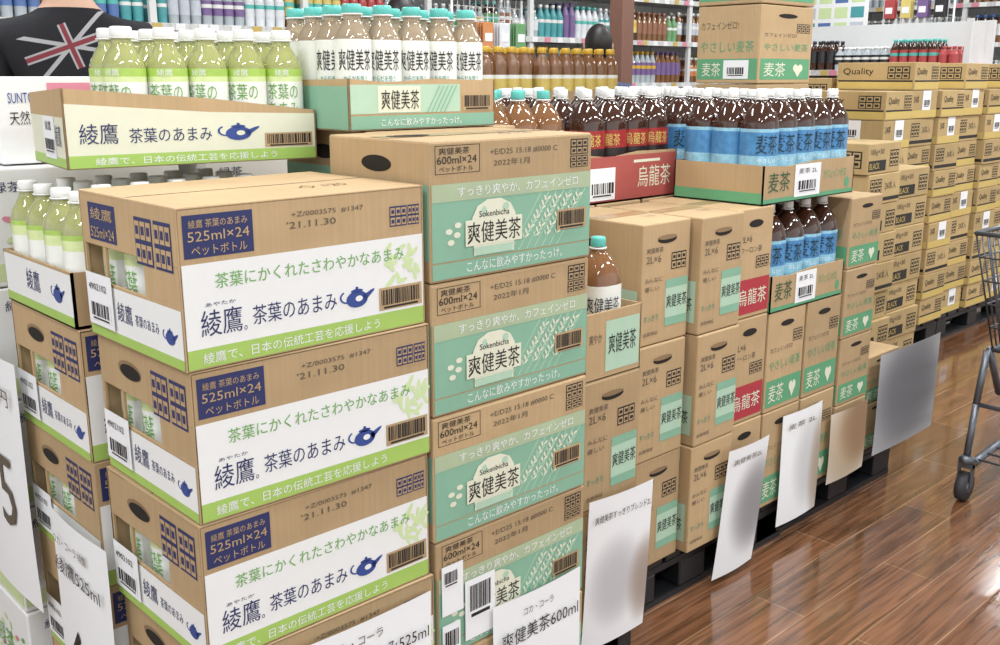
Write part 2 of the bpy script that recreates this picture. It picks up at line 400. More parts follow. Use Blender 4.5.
def carton_can(W=.27,D=.40,H=.113,kind=0):
    mb=MB(); K=KRAFTY; mb.bbox(0,W,0,D,0,H,K,.003)
    for fr,L in ((Frame(mb,(0,0,0),(1,0,0),(0,0,1)),W),(Frame(mb,(0,D,0),(0,-1,0),(0,0,1)),D)):
        if kind==0:
            fr.rect(.02*L,.1*H,.55*L,.45*H,BLACK); fr.text('BLACK',.05*L,.17*H,.3*L,.2*H,YELLOW)
            fr.mark(.66*L,.2*H,.94*L,.75*H,BLACK,K); fr.text('185g×30',.06*L,.6*H,.4*L,.22*H,DGREY)
        elif kind==1:
            fr.rect(.02*L,.05*H,.98*L,.3*H,YELLOW); fr.text('Quality',.08*L,.5*H,.4*L,.3*H,BLACK)
            fr.mark(.66*L,.4*H,.94*L,.85*H,BLACK,K); fr.rect(.02*L,.3*H,.98*L,.36*H,BLACK)
        elif kind==3:
            fr.rect(.02*L,.1*H,.98*L,.22*H,BLACK); fr.mark(.05*L,.35*H,.4*L,.85*H,BLACK,K); fr.text('24本入',.5*L,.45*H,.35*L,.3*H,DGREY)
        else:
            fr.rect(.02*L,.0*H+.004,.98*L,.3*H,YELLOW); fr.rect(.4*L,.3*H,.72*L,1.0*H,PAPER,.0012); fr.bars(.44*L,.4*H,.68*L,.7*H,BLACK,PAPER,.0018,8)
            fr.text('24本',.06*L,.55*H,.2*L,.3*H,BLACK); 
    topface(mb,W,D,H)
    return mb.mesh('can_carton')

def stack(meshes,name,x,y,z0,H,n,jit=.0015,rj=.004):
    for i in range(n):
        me=meshes[(n-1-i)%len(meshes)]
        place(me,name,(x+random.uniform(-jit,jit),y+random.uniform(-jit,jit),z0+i*H),random.uniform(-rj,rj))

def tray(name,x,y,z,W,D,hl,hr,rz=0,kind='green',nx=5,ny=3,art=None,base=KRAFT,hs=None,rows_txt=1,skip=()):
    mb=MB();t=.004
    hs=hs or min(hl,hr)
    mb.box(0,W,0,D,0,t,base)
    mb.add([(0,0,0),(W,0,0),(W,0,hr),(W*.55,0,(hl+hr)/2*1.02),(W*.25,0,hl*.93),(0,0,hl),(0,t,0),(W,t,0),(W,t,hr),(W*.55,t,(hl+hr)/2*1.02),(W*.25,t,hl*.93),(0,t,hl)],
       [(0,1,2,3,4,5),(11,10,9,8,7,6),(0,6,7,1),(1,7,8,2),(2,8,9,3),(3,9,10,4),(4,10,11,5),(5,11,6,0)],base)
    mb.add([(0,0,0),(0,D,0),(0,D,hs),(0,0,hl),(t,0,0),(t,D,0),(t,D,hs),(t,0,hl)],[(3,2,1,0),(4,5,6,7),(0,1,5,4),(1,2,6,5),(2,3,7,6),(3,0,4,7)],base)
    mb.box(W-t,W,0,D,0,hr,base); mb.box(0,W,D-t,D,0,hs,base)
    kr=KIND[kind]['r']*(1 if KIND[kind]['p']==2 else 1.06)
    for i in range(nx):
        for j in range(ny):
            if (i,j) in skip: continue
            bx=kr+.007+(W-2*kr-.014)*(i/(nx-1) if nx>1 else .5); by=kr+.007+(D-2*kr-.014)*(j/(ny-1) if ny>1 else .5)
            bottle(mb,bx,by,t,kind,16 if j==0 else 12,j<rows_txt,math.radians(235+random.uniform(-14,14)))
    fr=Frame(mb,(0,0,0),(1,0,0),(0,0,1)); sd=Frame(mb,(0,D,0),(0,-1,0),(0,0,1))
    if art: art(fr,sd,W,D,min(hl,hr),hl)
    return mb.obj(name,(x,y,z),rz)

def art_green(fr,sd,W,D,h,hl):
    fr.poly([(.003,.25*h),(W-.003,.25*h),(W-.003,.93*h),(W*.55,h*1.0),(.003,h*1.2)],CREAM)
    fr.rect(.003,.02*h,W-.003,.25*h,GREEN); fr.text('綾鷹で、日本の伝統工芸を応援しよう',.1*W,.06*h,.72*W,.14*h,WHITE)
    fr.text('綾鷹',.05*W,.45*h,.14*W,.38*h,NAVY); fr.text('茶葉のあまみ',.23*W,.45*h,.32*W,.28*h,NAVY)
    fr.teapot(.57*W,.42*h,.18*W,.40*h,BLUE,bg=CREAM); fr.bars(.77*W,.28*h,.98*W,.56*h,BLACK,KRAFT,.0012,20)
    sd.rect(.003,.2*h,D-.003,h*.95,CREAM); sd.rect(.003,.02*h,D-.003,.2*h,GREEN); sd.text('綾鷹',.75*D,.4*h,.16*D,.4*h,NAVY)
    sd.rect(.40*D,.15*h,.74*D,.95*h,PAPER,.0014); sd.bars(.43*D,.25*h,.71*D,.55*h,BLACK,PAPER,.002,10)
    sd.text('綾鷹',.47*D,.68*h,.18*D,.18*h,BLACK,.002)
def art_blend(fr,sd,W,D,h,hl):
    fr.rect(.003,.03*h,W-.003,.3*h,TEAL); fr.text('こんなに飲みやすかったっけ。',.2*W,.08*h,.55*W,.16*h,WHITE)
    fr.rect(.003,.34*h,.74*W,.93*h,PALE); fr.rect(.18*W,.36*h,.46*W,.9*h,CREAM,.0010)
    fr.text('爽健美茶',.2*W,.42*h,.25*W,.4*h,BLACK,.0018); fr.bars(.76*W,.36*h,.97*W,.72*h,BLACK,KRAFT,.0012,20)
    for k in range(5): fr.poly([(W*(.5+.03*k),.34*h),(W*(.51+.03*k),.34*h),(W*(.6+.03*k),.9*h),(W*(.59+.03*k),.9*h)],TEAL,.0012)
    sd.rect(.003,.03*h,D-.003,.9*h,TEAL)
def art_red(fr,sd,W,D,h,hl):
    fr.rect(.003,.03*h,W-.003,.95*h,mat('dusty_red_print',(172,84,78),.6)); fr.rect(.02*W,.06*h,.30*W,.72*h,PAPER,.0012); fr.bars(.04*W,.12*h,.28*W,.45*h,BLACK,PAPER,.0018,9)
    fr.text('烏龍茶',.55*W,.25*h,.38*W,.45*h,CREAM,.0012); fr.rect(.5*W,.78*h,.8*W,.84*h,CREAM,.0012)
def art_barley(fr,sd,W,D,h,hl):
    fr.rect(.003,.03*h,W-.003,.14*h,MGREEN); fr.text('麦茶',.05*W,.3*h,.22*W,.5*h,mat('dark_green_ink',(50,90,60),.6))
    fr.rect(.32*W,.10*h,.60*W,.95*h,PAPER,.0012); fr.bars(.35*W,.2*h,.57*W,.55*h,BLACK,PAPER,.0018,9); fr.text('麦茶 2L',.36*W,.7*h,.2*W,.14*h,BLACK,.0018)
    fr.text('カフェインゼロ',.64*W,.5*h,.26*W,.25*h,MGREEN); fr.ell(.92*W,.32*h,.03*W,.14*h,MGREEN)
    sd.rect(.003,.03*h,D-.003,.3*h,MGREEN)

# ---------------- pallets
def pallet(x0,x1,y0,y1,H=.138):
    mb=MB()
    n=7
    for i in range(n):
        a=x0+(x1-x0)*i/n; mb.bbox(a,a+(x1-x0)/n*.8,y0,y1,H-.022,H,BLKPL,.003,1)
    for k in (0,.5,1):
        yy=y0+(y1-y0-.09)*k
        mb.box(x0,x1,yy,yy+.09,H-.04,H-.022,BLKPL)
        for j in (0,.5,1):
            xx=x0+(x1-x0-.12)*j; mb.bbox(xx,xx+.12,yy,yy+.09,.018,H-.04,BLKPL,.004,1)
        mb.box(x0,x1,yy,yy+.09,.0,.018,BLKPL)
    mb.obj('pallet')

# ---------- build stacks
PT=.139
g0=carton_greentea(var=0); g1=carton_greentea(var=1)
Hs=.2216
for i,(dx,rr) in enumerate(((0,.004),(.003,-.006),(-.002,.006),(.002,-.004))):
    place(g1,'tea_carton',(.573+dx,1.217,PT+i*Hs),rr)
place(g0,'tea_carton',(.571,1.215,PT+4*Hs),.010)
stack([g1],'tea_carton',.556,1.548,PT,Hs,4)
tray('open_tea_tray',.554,1.552,PT+4*Hs,.41,.31,.09,.09,0,'greens',6,4,lambda fr,sd,W,D,h,hl:(sd.rect(.003,.003,D-.003,h*.95,WHITE),sd.rect(.003,.003,D-.003,.2*h,GREEN,.001),sd.text('綾鷹',.35*D,.4*h,.2*D,.4*h,NAVY),sd.teapot(.7*D,.35*h,.2*D,.4*h,BLUE)),rows_txt=0)
tray('open_tea_tray',.610,1.672,PT+5*Hs+.0135,.440,.25,.130,.088,-.14,'green',6,3,art_green,hs=.12,rows_txt=2,skip=((0,0),(0,1),(0,2),(1,2)))
b0=carton_blend(var=0); b1=carton_blend(var=1)
Hb=.2264; BT=.18
mb=MB()
for i in range(8): mb.box(.99,1.372,1.216,1.495,PT+i*.005,PT+i*.005+.0045,KRAFT)
mb.obj('cardboard_sheet_pile')
for i,(dx,rr) in enumerate(((0,-.004),(.002,.005),(-.002,-.003),(.0,.004),(0,0))):
    place(b1 if i==1 else b0,'tea_carton',(.992+dx,1.215,BT+i*Hb),rr)
stack([b0],'tea_carton',1.082,1.505,BT+.0,Hb,5)
mb=MB(); mb.box(1.082,1.46,1.503,1.78,PT,BT-.001,KRAFT); mb.obj('cardboard_sheet_pile')
tray('open_tea_tray',1.050,1.508,BT+5*Hb+.0005,.350,.27,.092,.088,-.01,'blend',5,4,art_blend,rows_txt=2)
# third row left: white cartons
wm=MB(); W,D,H=.40,.30,.219
wm.bbox(0,W,0,D,0,H,WHITE,.004)
for fr,L in ((Frame(wm,(0,0,0),(1,0,0),(0,0,1)),W),(Frame(wm,(0,D,0),(0,-1,0),(0,0,1)),D)):
    fr.rect(.003,.05*H,L-.003,.2*H,LGREEN)
    fr.text('緑茶',.08*L,.80*H,.14*L,.09*H,NAVY)
    for i in range(26): fr.ell(random.uniform(.1,.9)*L,random.uniform(.28,.72)*H,.012,.006,random.choice([GREENT,LGREEN,PINK]),.0009+.00002*i,8,random.random()*3)
    fr.text('緑茶',.3*L,.35*H,.35*L,.25*H,GREENT,.0018)
wme=wm.mesh('white_tea_carton')
stack([wme],'tea_carton',.545,1.97,PT,.2216,5)
wm=MB(); W,D,H=.42,.27,.16
wm.bbox(0,W,0,D,0,H,WHITE,.004); fr=Frame(wm,(0,0,0),(1,0,0),(0,0,1))
fr.text('SUNTORY',.05*W,.70*H,.15*W,.12*H,BLUE); fr.text('天然水',.05*W,.45*H,.13*W,.16*H,BLACK)
fr.ell(.45*W,.75*H,.05*W,.15*H,PINK); fr.ell(.53*W,.72*H,.04*W,.12*H,LGREEN,.0009); fr.rect(.22*W,.84*H,.42*W,.93*H,PINK); fr.rect(.62*W,.5*H,.97*W,.9*H,KRAFT)
place(wm.mesh('white_water_carton'),'water_carton',(.615,2.01,PT+5*.2216+.001),-.05)
stack([wme],'tea_carton',1.0,1.97,PT,.2216,5)
# 2L area
c_b=carton_2l(kind='blend'); c_o=carton_2l(kind='oolong',W=.172); c_m=carton_2l(kind='barley')
HL=.308
stack([c_b],'tea_carton',1.572,1.40,PT,.3065,2)
def open_carton(name,x,y,z,W,D,h,bot,artf=None):
    mb=MB();t=.004
    mb.box(0,W,0,D,0,t,KRAFT); mb.bbox(0,W,0,t,0,h,KRAFT,.0015); mb.box(0,W,D-t,D,0,h,KRAFT); mb.bbox(0,t,0,D,0,h,KRAFT,.0015); mb.box(W-t,W,0,D,0,h,KRAFT)
    for bx,by,k in bot: bottle(mb,bx,by,t,k,18,True,math.radians(238))
    if artf: artf(Frame(mb,(0,0,0),(1,0,0),(0,0,1)),Frame(mb,(0,D,0),(0,-1,0),(0,0,1)),W,D,h)
    return mb.obj(name,(x,y,z))
open_carton('open_tea_carton',1.572,1.40,PT+2*.3065,.19,.31,.155,[(.105,.062,'blend2')],
  lambda fr,sd,W,D,h:(fr.rect(.35*W,.1*h,.96*W,.85*h,PALE),fr.text('爽健美茶',.4*W,.35*h,.5*W,.3*h,BLACK),fr.text('爽やか',.06*W,.55*h,.22*W,.15*h,DGREY)))
stack([c_b],'tea_carton',1.885,1.50,PT,HL,3,jit=.003,rj=.01)
stack([c_b],'tea_carton',2.09,1.475,PT,HL,3,jit=.003,rj=.01)
stack([c_o],'tea_carton',2.29,1.50,PT,HL,3,jit=.002,rj=.006)
for i,xx in enumerate((1.50,1.70,1.90,2.10,2.30,2.50,2.70)):
    stack([c_b if i<4 else c_m],'tea_carton',xx,1.835,PT,HL,3)
tray('bottle_tray',1.60,1.84,PT+3*HL,.40,.30,.10,.10,0,'blend2',4,3,art_blend)
tray('bottle_tray',2.055,1.84,PT+3*HL,.40,.30,.135,.135,0,'oolong',4,3,art_red)
tray('bottle_tray',2.48,1.84,PT+3*HL,.40,.30,.10,.10,0,'barley',4,3,art_barley)
for i,xx in enumerate((1.70,1.90,2.10,2.30,2.50,2.70,2.90)):
    stack([c_b if i<3 else c_o],'tea_carton',xx,2.165,PT,HL,3)
tray('bottle_tray',1.85,2.17,PT+3*HL,.42,.30,.08,.08,0,'oolong',4,3)
tray('bottle_tray',2.29,2.17,PT+3*HL,.42,.30,.08,.08,0,'barley',4,3)
tray('bottle_tray',2.72,2.17,PT+3*HL,.36,.30,.08,.08,0,'barley',4,3)
# barley display at front
HM=.304
m29=carton_2l(kind='barley',H=.302,W=.2)
stack([m29],'tea_carton',2.475,1.50,PT,HM,2)
stack([m29],'tea_carton',2.685,1.50,PT,HM,2)
tray('bottle_tray',2.47,1.50,PT+2*HM,.41,.30,.108,.108,0,'barley',4,3,art_barley)
tray('bottle_tray',2.40,1.503,PT+2*HM+.316,.50,.30,.108,.108,0,'barley',5,3,art_barley)
sm=carton_2l(kind='barley',W=.2,H=.225)
stack([sm],'tea_carton',2.905,1.50,PT,.226,4)
sm2=carton_2l(kind='barley',W=.25,H=.17)
stack([sm2],'tea_carton',3.12,1.52,PT,.171,2)
# tall barley stack
big=carton_2l(kind='barley',W=.40,D=.30,H=.306)
stack([big],'tea_carton',3.58,2.30,PT,.31,7)
# can cartons
c0=carton_can(kind=0);c1=carton_can(kind=1,H=.132);c2=carton_can(kind=2,H=.132);c1b=carton_can(kind=3,H=.113);c3=carton_can(kind=3,H=.132)
stack([c0,c1b,c0],'can_carton',3.50,1.76,PT,.1145,9,jit=.008,rj=.03)
stack([c0],'can_carton',3.80,1.78,PT,.1145,8,jit=.006,rj=.03)
for i,xx in enumerate((4.50,4.79,5.08,5.37,5.66,5.95)):
    stack([c1,c2,c3,c1],'can_carton',xx,2.2+.02*(i%2),PT,.1335,[9,10,9,10,9,10][i],jit=.006,rj=.02)
for i,xx in enumerate((4.2,4.5,4.8)):
    stack([c0,c1b],'can_carton',xx,2.65,PT,.1145,[8,10,11][i],jit=.006,rj=.02)
# gold cap row
for i in range(5):
    stack([sm],'tea_carton',2.55+.215*i,2.98,PT,.226,5)
tray('bottle_tray',2.50,2.98,PT+5*.226,.52,.3,.08,.08,0,'gold',7,4)
tray('bottle_tray',3.04,2.98,PT+5*.226,.52,.3,.08,.08,0,'gold',7,4)
# pallets
pallet(.545,1.45,1.23,2.28); pallet(1.50,2.10,1.72,2.46); pallet(1.56,1.78,1.41,1.70)
pallet(1.88,2.46,1.51,1.80) ; pallet(2.12,2.62,1.82,2.46); pallet(2.64,3.38,1.52,2.28) ; pallet(2.47,2.635,1.51,1.81)
pallet(3.45,4.12,1.78,2.24); pallet(4.16,5.35,2.22,3.08); pallet(5.36,6.3,2.22,2.66); pallet(3.56,4.0,2.30,2.62); pallet(2.52,3.65,2.98,3.32); pallet(2.64,3.12,2.29,2.5)

# ---------- sign cards (printed colours stored as a colour attribute)
cm=bpy.data.materials.new('printed_card'); cm.use_nodes=True
_at=cm.node_tree.nodes.new('ShaderNodeAttribute'); _at.attribute_name='Print'
cm.node_tree.links.new(_at.outputs['Color'],cm.node_tree.nodes['Principled BSDF'].inputs['Base Color'])
cm.node_tree.nodes['Principled BSDF'].inputs['Roughness'].default_value=.6
def card(o,u,w,h,lines,v=(0,0,1),name='price_card'):
    mb=MB(); 
    u=Vector(u).normalized(); v=Vector(v).normalized()
    fr=Frame(mb,o,u,v)
    n=24
    vs=[];cols=[]
    base=(240,241,243)
    for i in range(n+1):
        for j in range(n+1):
            a,b=i/n,j/n
            vs.append(fr.P(w*a,h*b,.006*math.sin(math.pi*a)+.004*math.sin(3*b)*(1-b)))
            c=list(base)
            for L in lines:
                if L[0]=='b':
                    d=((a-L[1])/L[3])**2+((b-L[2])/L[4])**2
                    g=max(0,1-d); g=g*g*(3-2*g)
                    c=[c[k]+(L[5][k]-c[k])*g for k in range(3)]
            cols.append(S(c))
    fs=[(i*(n+1)+j,(i+1)*(n+1)+j,(i+1)*(n+1)+j+1,i*(n+1)+j+1) for i in range(n) for j in range(n)]
    mb.add(vs,fs,cm,True)
    for L in lines:
        if L[0]!='b': fr.text(L[0],L[1]*w,L[2]*h,L[3]*w,L[4]*h,L[5],.0095)
    ob=mb.obj(name)
    at=ob.data.color_attributes.new('Print','FLOAT_COLOR','POINT')
    for i,c in enumerate(cols): at.data[i].color=c
    return ob
card((.665,1.204,.26),(1,0,0),.30,.30,[('コカ・コーラ',.3,.88,.34,.055,DGREY),('綾鷹茶葉のあまみ525ml',.04,.74,.92,.09,BLACK),('98',.3,.15,.5,.4,BLACK)],v=(.02,0,1))
card((1.115,1.204,.14),(1,0,0),.235,.33,[('コカ・コーラ',.3,.88,.34,.045,DGREY),('爽健美茶600ml',.06,.72,.88,.10,BLACK),('68',.3,.15,.5,.4,BLACK)])
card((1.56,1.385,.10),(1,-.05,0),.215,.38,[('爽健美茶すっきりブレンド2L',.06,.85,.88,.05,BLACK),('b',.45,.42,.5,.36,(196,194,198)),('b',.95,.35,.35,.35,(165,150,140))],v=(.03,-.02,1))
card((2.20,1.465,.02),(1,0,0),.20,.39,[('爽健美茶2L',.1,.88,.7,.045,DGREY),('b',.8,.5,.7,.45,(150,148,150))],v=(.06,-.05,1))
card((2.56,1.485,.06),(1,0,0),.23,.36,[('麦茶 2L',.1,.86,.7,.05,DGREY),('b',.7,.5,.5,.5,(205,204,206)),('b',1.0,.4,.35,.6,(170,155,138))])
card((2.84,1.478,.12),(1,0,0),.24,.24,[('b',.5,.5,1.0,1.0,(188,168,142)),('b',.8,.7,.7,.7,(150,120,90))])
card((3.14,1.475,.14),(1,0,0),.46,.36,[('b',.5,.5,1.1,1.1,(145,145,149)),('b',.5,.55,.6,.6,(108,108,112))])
card((.545,1.74,.22),(0,-1,0),.24,.45,[('コカ・コーラ 綾鷹',.1,.88,.6,.04,DGREY),('綾鷹525ml',.1,.76,.8,.07,BLACK),('6',.2,.2,.3,.35,BLACK)])
card((.53,2.10,.44),(0,-1,0),.30,.48,[('1本110円',.1,.82,.8,.07,DGREY),('65',.2,.3,.6,.3,DGREY)])

# ---------- room
fm=bpy.data.materials.new('floor_wood'); fm.use_nodes=True; nt=fm.node_tree; b=nt.nodes['Principled BSDF']
tc=nt.nodes.new('ShaderNodeTexCoord')
br=nt.nodes.new('ShaderNodeTexBrick'); br.inputs['Scale'].default_value=1; br.inputs['Brick Width'].default_value=.9; br.inputs['Row Height'].default_value=.15
br.inputs['Mortar Size'].default_value=.002; br.inputs['Color1'].default_value=S((132,92,66)); br.inputs['Color2'].default_value=S((110,78,57)); br.inputs['Mortar'].default_value=S((156,124,98))
br.inputs['Bias'].default_value=0
mp2=nt.nodes.new('ShaderNodeMapping'); mp2.inputs['Scale'].default_value=(1.5,26,1)
no=nt.nodes.new('ShaderNodeTexNoise'); no.inputs['Scale'].default_value=2.5; no.inputs['Detail'].default_value=8; no.inputs['Distortion'].default_value=.6
nt.links.new(tc.outputs['Object'],br.inputs['Vector'])
nt.links.new(tc.outputs['Object'],mp2.inputs[0]); nt.links.new(mp2.outputs[0],no.inputs['Vector'])
mx=nt.nodes.new('ShaderNodeMix'); mx.data_type='RGBA'; mx.blend_type='MULTIPLY'; mx.inputs[0].default_value=1
cr=nt.nodes.new('ShaderNodeValToRGB'); cr.color_ramp.elements[0].position=.32; cr.color_ramp.elements[0].color=(.45,.42,.38,1); cr.color_ramp.elements[1].position=.66; cr.color_ramp.elements[1].color=(1.25,1.2,1.15,1)
nt.links.new(no.outputs['Fac'],cr.inputs[0]); nt.links.new(br.outputs['Color'],mx.inputs[6]); nt.links.new(cr.outputs[0],mx.inputs[7])
nt.links.new(mx.outputs[2],b.inputs['Base Color']); b.inputs['Roughness'].default_value=.15; b.inputs['Coat Weight'].default_value=.7; b.inputs['Coat Roughness'].default_value=.08
def plane(name,pts,m):
    mb=MB(); mb.add(pts,[(0,1,2,3)],m); return mb.obj(name)
plane('floor',[(-5,-5,0),(14,-5,0),(14,10,0),(-5,10,0)],fm)
WALL=mat('wall_paint',(225,225,220),.8,.03,2)
plane('wall_back',[(-5,7.5,0),(14,7.5,0),(14,7.5,3.6),(-5,7.5,3.6)],WALL)
plane('wall_right',[(12,10,0),(12,-5,0),(12,-5,3.6),(12,10,3.6)],WALL)
plane('ceiling',[(-5,-5,3.6),(-5,10,3.6),(14,10,3.6),(14,-5,3.6)],mat('ceiling_paint',(235,235,235),.9,.02,2))

PCOL=[mat('pack_%d'%i,c,.35,.1,30) for i,c in enumerate([(180,76,76),(90,120,175),(110,160,110),(220,200,120),(236,236,236),(150,105,80),(125,100,150),(80,160,165),(210,140,90),(50,48,52),(200,205,215),(225,228,232)])]
def shelf_unit(name,L,loc,rz,levels,depth=.45,back=True,pal=None,bh=.26):
    pal=pal or PCOL
    mb=MB()
    top=levels[-1]+.33
    if back: mb.box(0,L,depth-.02,depth,0.1,top,WMETAL)
    k=int(L/.9)
    for i in range(k+1):
        x=L*i/k; mb.box(x-.02,x+.02,0.0,.03,0,top,WMETAL); mb.box(x-.02,x+.02,depth-.04,depth,0,top,WMETAL)
    for z in levels:
        mb.box(0,L,.0,depth,z-.03,z,WMETAL)
        x=.05
        while x<L-.06:
            m=random.choice(pal);m2=random.choice([CAPW,CAPW,CAPT,CAPG,m]);bm_=random.choice([B_DARK,B_AMBER,B_CLEAR,B_CLEAR,m]);
            run=random.randint(2,6); hh=bh*random.uniform(.75,1.1)
            for q in range(run):
                if x>L-.05: break
                if abs((x/(L/k))-round(x/(L/k)))*(L/k)>.04:
                  for yy in (.07,.15,.23):
                    mb.lathe([(0,.03),(hh*.25,.033)],(x,yy,z),bm_,8,2,False,False)
                    mb.lathe([(hh*.25,.034),(hh*.65,.034)],(x,yy,z),m,8,2,False,False)
                    mb.lathe([(hh*.45,.0346),(hh*.55,.0346)],(x,yy,z),m2,8,2,False,False)
                    mb.lathe([(hh*.65,.033),(hh*.88,.013),(hh*.92,.013)],(x,yy,z),bm_,8,2,False,False)
                    mb.lathe([(hh*.9,.015),(hh,.015)],(x,yy,z),m2,8)
                if q%2==0: mb.box(x-.03,x+.03,-.016,-.0125,z-.04,z-.002,random.choice([PAPER,PAPER,YELLOW,PINK]))
                x+=.070
        mb.box(0,L,-.012,-.001,z-.04,z,mat('price_rail',(214,216,214),.5,.3,60))
    return mb.obj(name,loc,rz)
shelf_unit('stocked_shelf',8.0,(.6,5.6,0),0,[.3,.65,1.0,1.35,1.7,2.05])
shelf_unit('stocked_shelf',3.4,(9.6,6.3,0),-math.pi/2,[.3,.65,1.0,1.35,1.7,2.05],pal=[PCOL[4],PCOL[10],PCOL[11],PCOL[1],PCOL[3]])
shelf_unit('stocked_shelf',1.7,(7.0,4.6,0),-math.pi/2,[.3,.6,.9,1.2,1.45],.4,True,[PCOL[9],PCOL[9],PCOL[0],PCOL[9]],.2)
mb=MB(); mb.bbox(5.0,5.11,4.2,4.31,0,3.599,mat('post_brown',(128,92,78),.5),.006); mb.obj('support_post')
def grid(loc,rz,w=.6,h=2.2):
    mb=MB()
    for i in range(13): mb.tube((w*i/12,0,.05),(w*i/12,0,h),.003 if 0<i<12 else .009,WMETAL,5)
    for i in range(36): mb.tube((0,0,.05+(h-.05)*i/35),(w,0,.05+(h-.05)*i/35),.003,WMETAL,5)
    for x in (0,w): mb.box(x-.015,x+.015,-.2,.2,0,.05,WMETAL)
    for j in range(5):
        for i in range(4):
            x=w*(.14+.24*i); z=h-.32-.30*j
            mb.tube((x,0,z+.16),(x,-.09,z+.165),.003,WMETAL,5)
            mm=PCOL[(i*3+j*5)%len(PCOL)]
            for q in (.03,.055,.08): mb.bbox(x-.045,x+.045,-q-.008,-q+.004,z,z+.155,mm,.003,1)
            mb.box(x-.03,x+.03,-.0905,-.0885,z+.04,z+.09,PAPER)
    mb.obj('wire_grid_panel',loc,rz)
grid((4.2,4.9,0),0); grid((8.6,4.3,0),-math.pi/2)
mb=MB(); mb.box(-.0,.8,0,.02,1.6,2.15,PAPER)
fr=Frame(mb,(0,0,1.6),(1,0,0),(0,0,1))
for i in range(5):
    for j in range(4): fr.rect(.05+.15*i,.04+.125*j,.17+.15*i,.13+.125*j,random.choice([PCOL[1],PCOL[10],PCOL[10],LGREEN,PCOL[7]]),.001)
mb.box(.38,.42,.005,.015,0,1.6,CHROME); mb.box(.25,.55,-.12,.14,0,.02,CHROME)
mb.obj('notice_board',(8.3,5.1,0),-math.pi/2)

# ---------- shopping cart
mb=MB()
def ring(z,x0,x1,y0,y1,r=.006): mb.path([(x0,y0,z),(x1,y0,z),(x1,y1,z),(x0,y1,z),(x0,y0,z)],r,CHROME,6)
x0,x1,y0,y1=0,.78,0,.50
zb,zt=.52,.92
def bx(t): return (x0+.0+ .12*(1-t), x1-.05*(1-t), y0+.05*(1-t), y1-.05*(1-t))
for k in range(6):
    t=k/5; a=bx(t); ring(zb+(zt-zb)*t,a[0],a[1],a[2],a[3],.008 if k in(0,5) else .003)
A=bx(0);B=bx(1)
for i in range(19):
    f=i/18
    for yA,yB in ((A[2],B[2]),(A[3],B[3])):
        mb.tube((A[0]+(A[1]-A[0])*f,yA,zb),(B[0]+(B[1]-B[0])*f,yB,zt),.003,CHROME,5)
    mb.tube((A[0]+(A[1]-A[0])*f,A[2],zb),(A[0]+(A[1]-A[0])*f,A[3],zb),.003,CHROME,5)
for i in range(13):
    f=i/12
    mb.tube((A[0],A[2]+(A[3]-A[2])*f,zb),(B[0],B[2]+(B[3]-B[2])*f,zt),.003,CHROME,5)
    mb.tube((A[1],A[2]+(A[3]-A[2])*f,zb),(B[1],B[2]+(B[3]-B[2])*f,zt),.003,CHROME,5)
for y in (.04,.46):
    mb.path([(.78,y,1.0),(.74,y,.5),(.70,y,.16),(.05,y+(.02 if y<.2 else -.02),.14),(.0,y,.16)],.014,CHROME,8)
    mb.path([(.12,y,.52),(.25,y,.34),(.72,y,.30)],.012,CHROME,8)
    mb.path([(.03,y,.15),(.06,y,.34),(.10,y,.52)],.012,CHROME,8)
mb.tube((.80,.0,1.01),(.80,.50,1.01),.017,mat('handle_grip',(40,60,110),.4),10)
mb.tube((.06,.04,.34),(.06,.46,.34),.008,CHROME,8)
for f in range(8): mb.tube((.06+.08*f,.05,.15),(.06+.08*f,.45,.15),.004,CHROME,5)
WH=mat('wheel_rubber',(55,55,58),.6)
for x in (.04,.70):
    for y in (.04,.46):
        mb.tube((x,y-.015,.052),(x,y+.015,.052),.05,WH,16)
        mb.tube((x,y-.018,.052),(x,y+.018,.052),.02,CHROME,12)
        mb.box(x-.012,x+.012,y-.024,y-.019,.05,.15,CHROME); mb.box(x-.012,x+.012,y+.019,y+.024,.05,.15,CHROME); mb.box(x-.015,x+.015,y-.024,y+.024,.12,.155,CHROME)
mb.obj('shopping_cart',(3.29,.77,0),0)

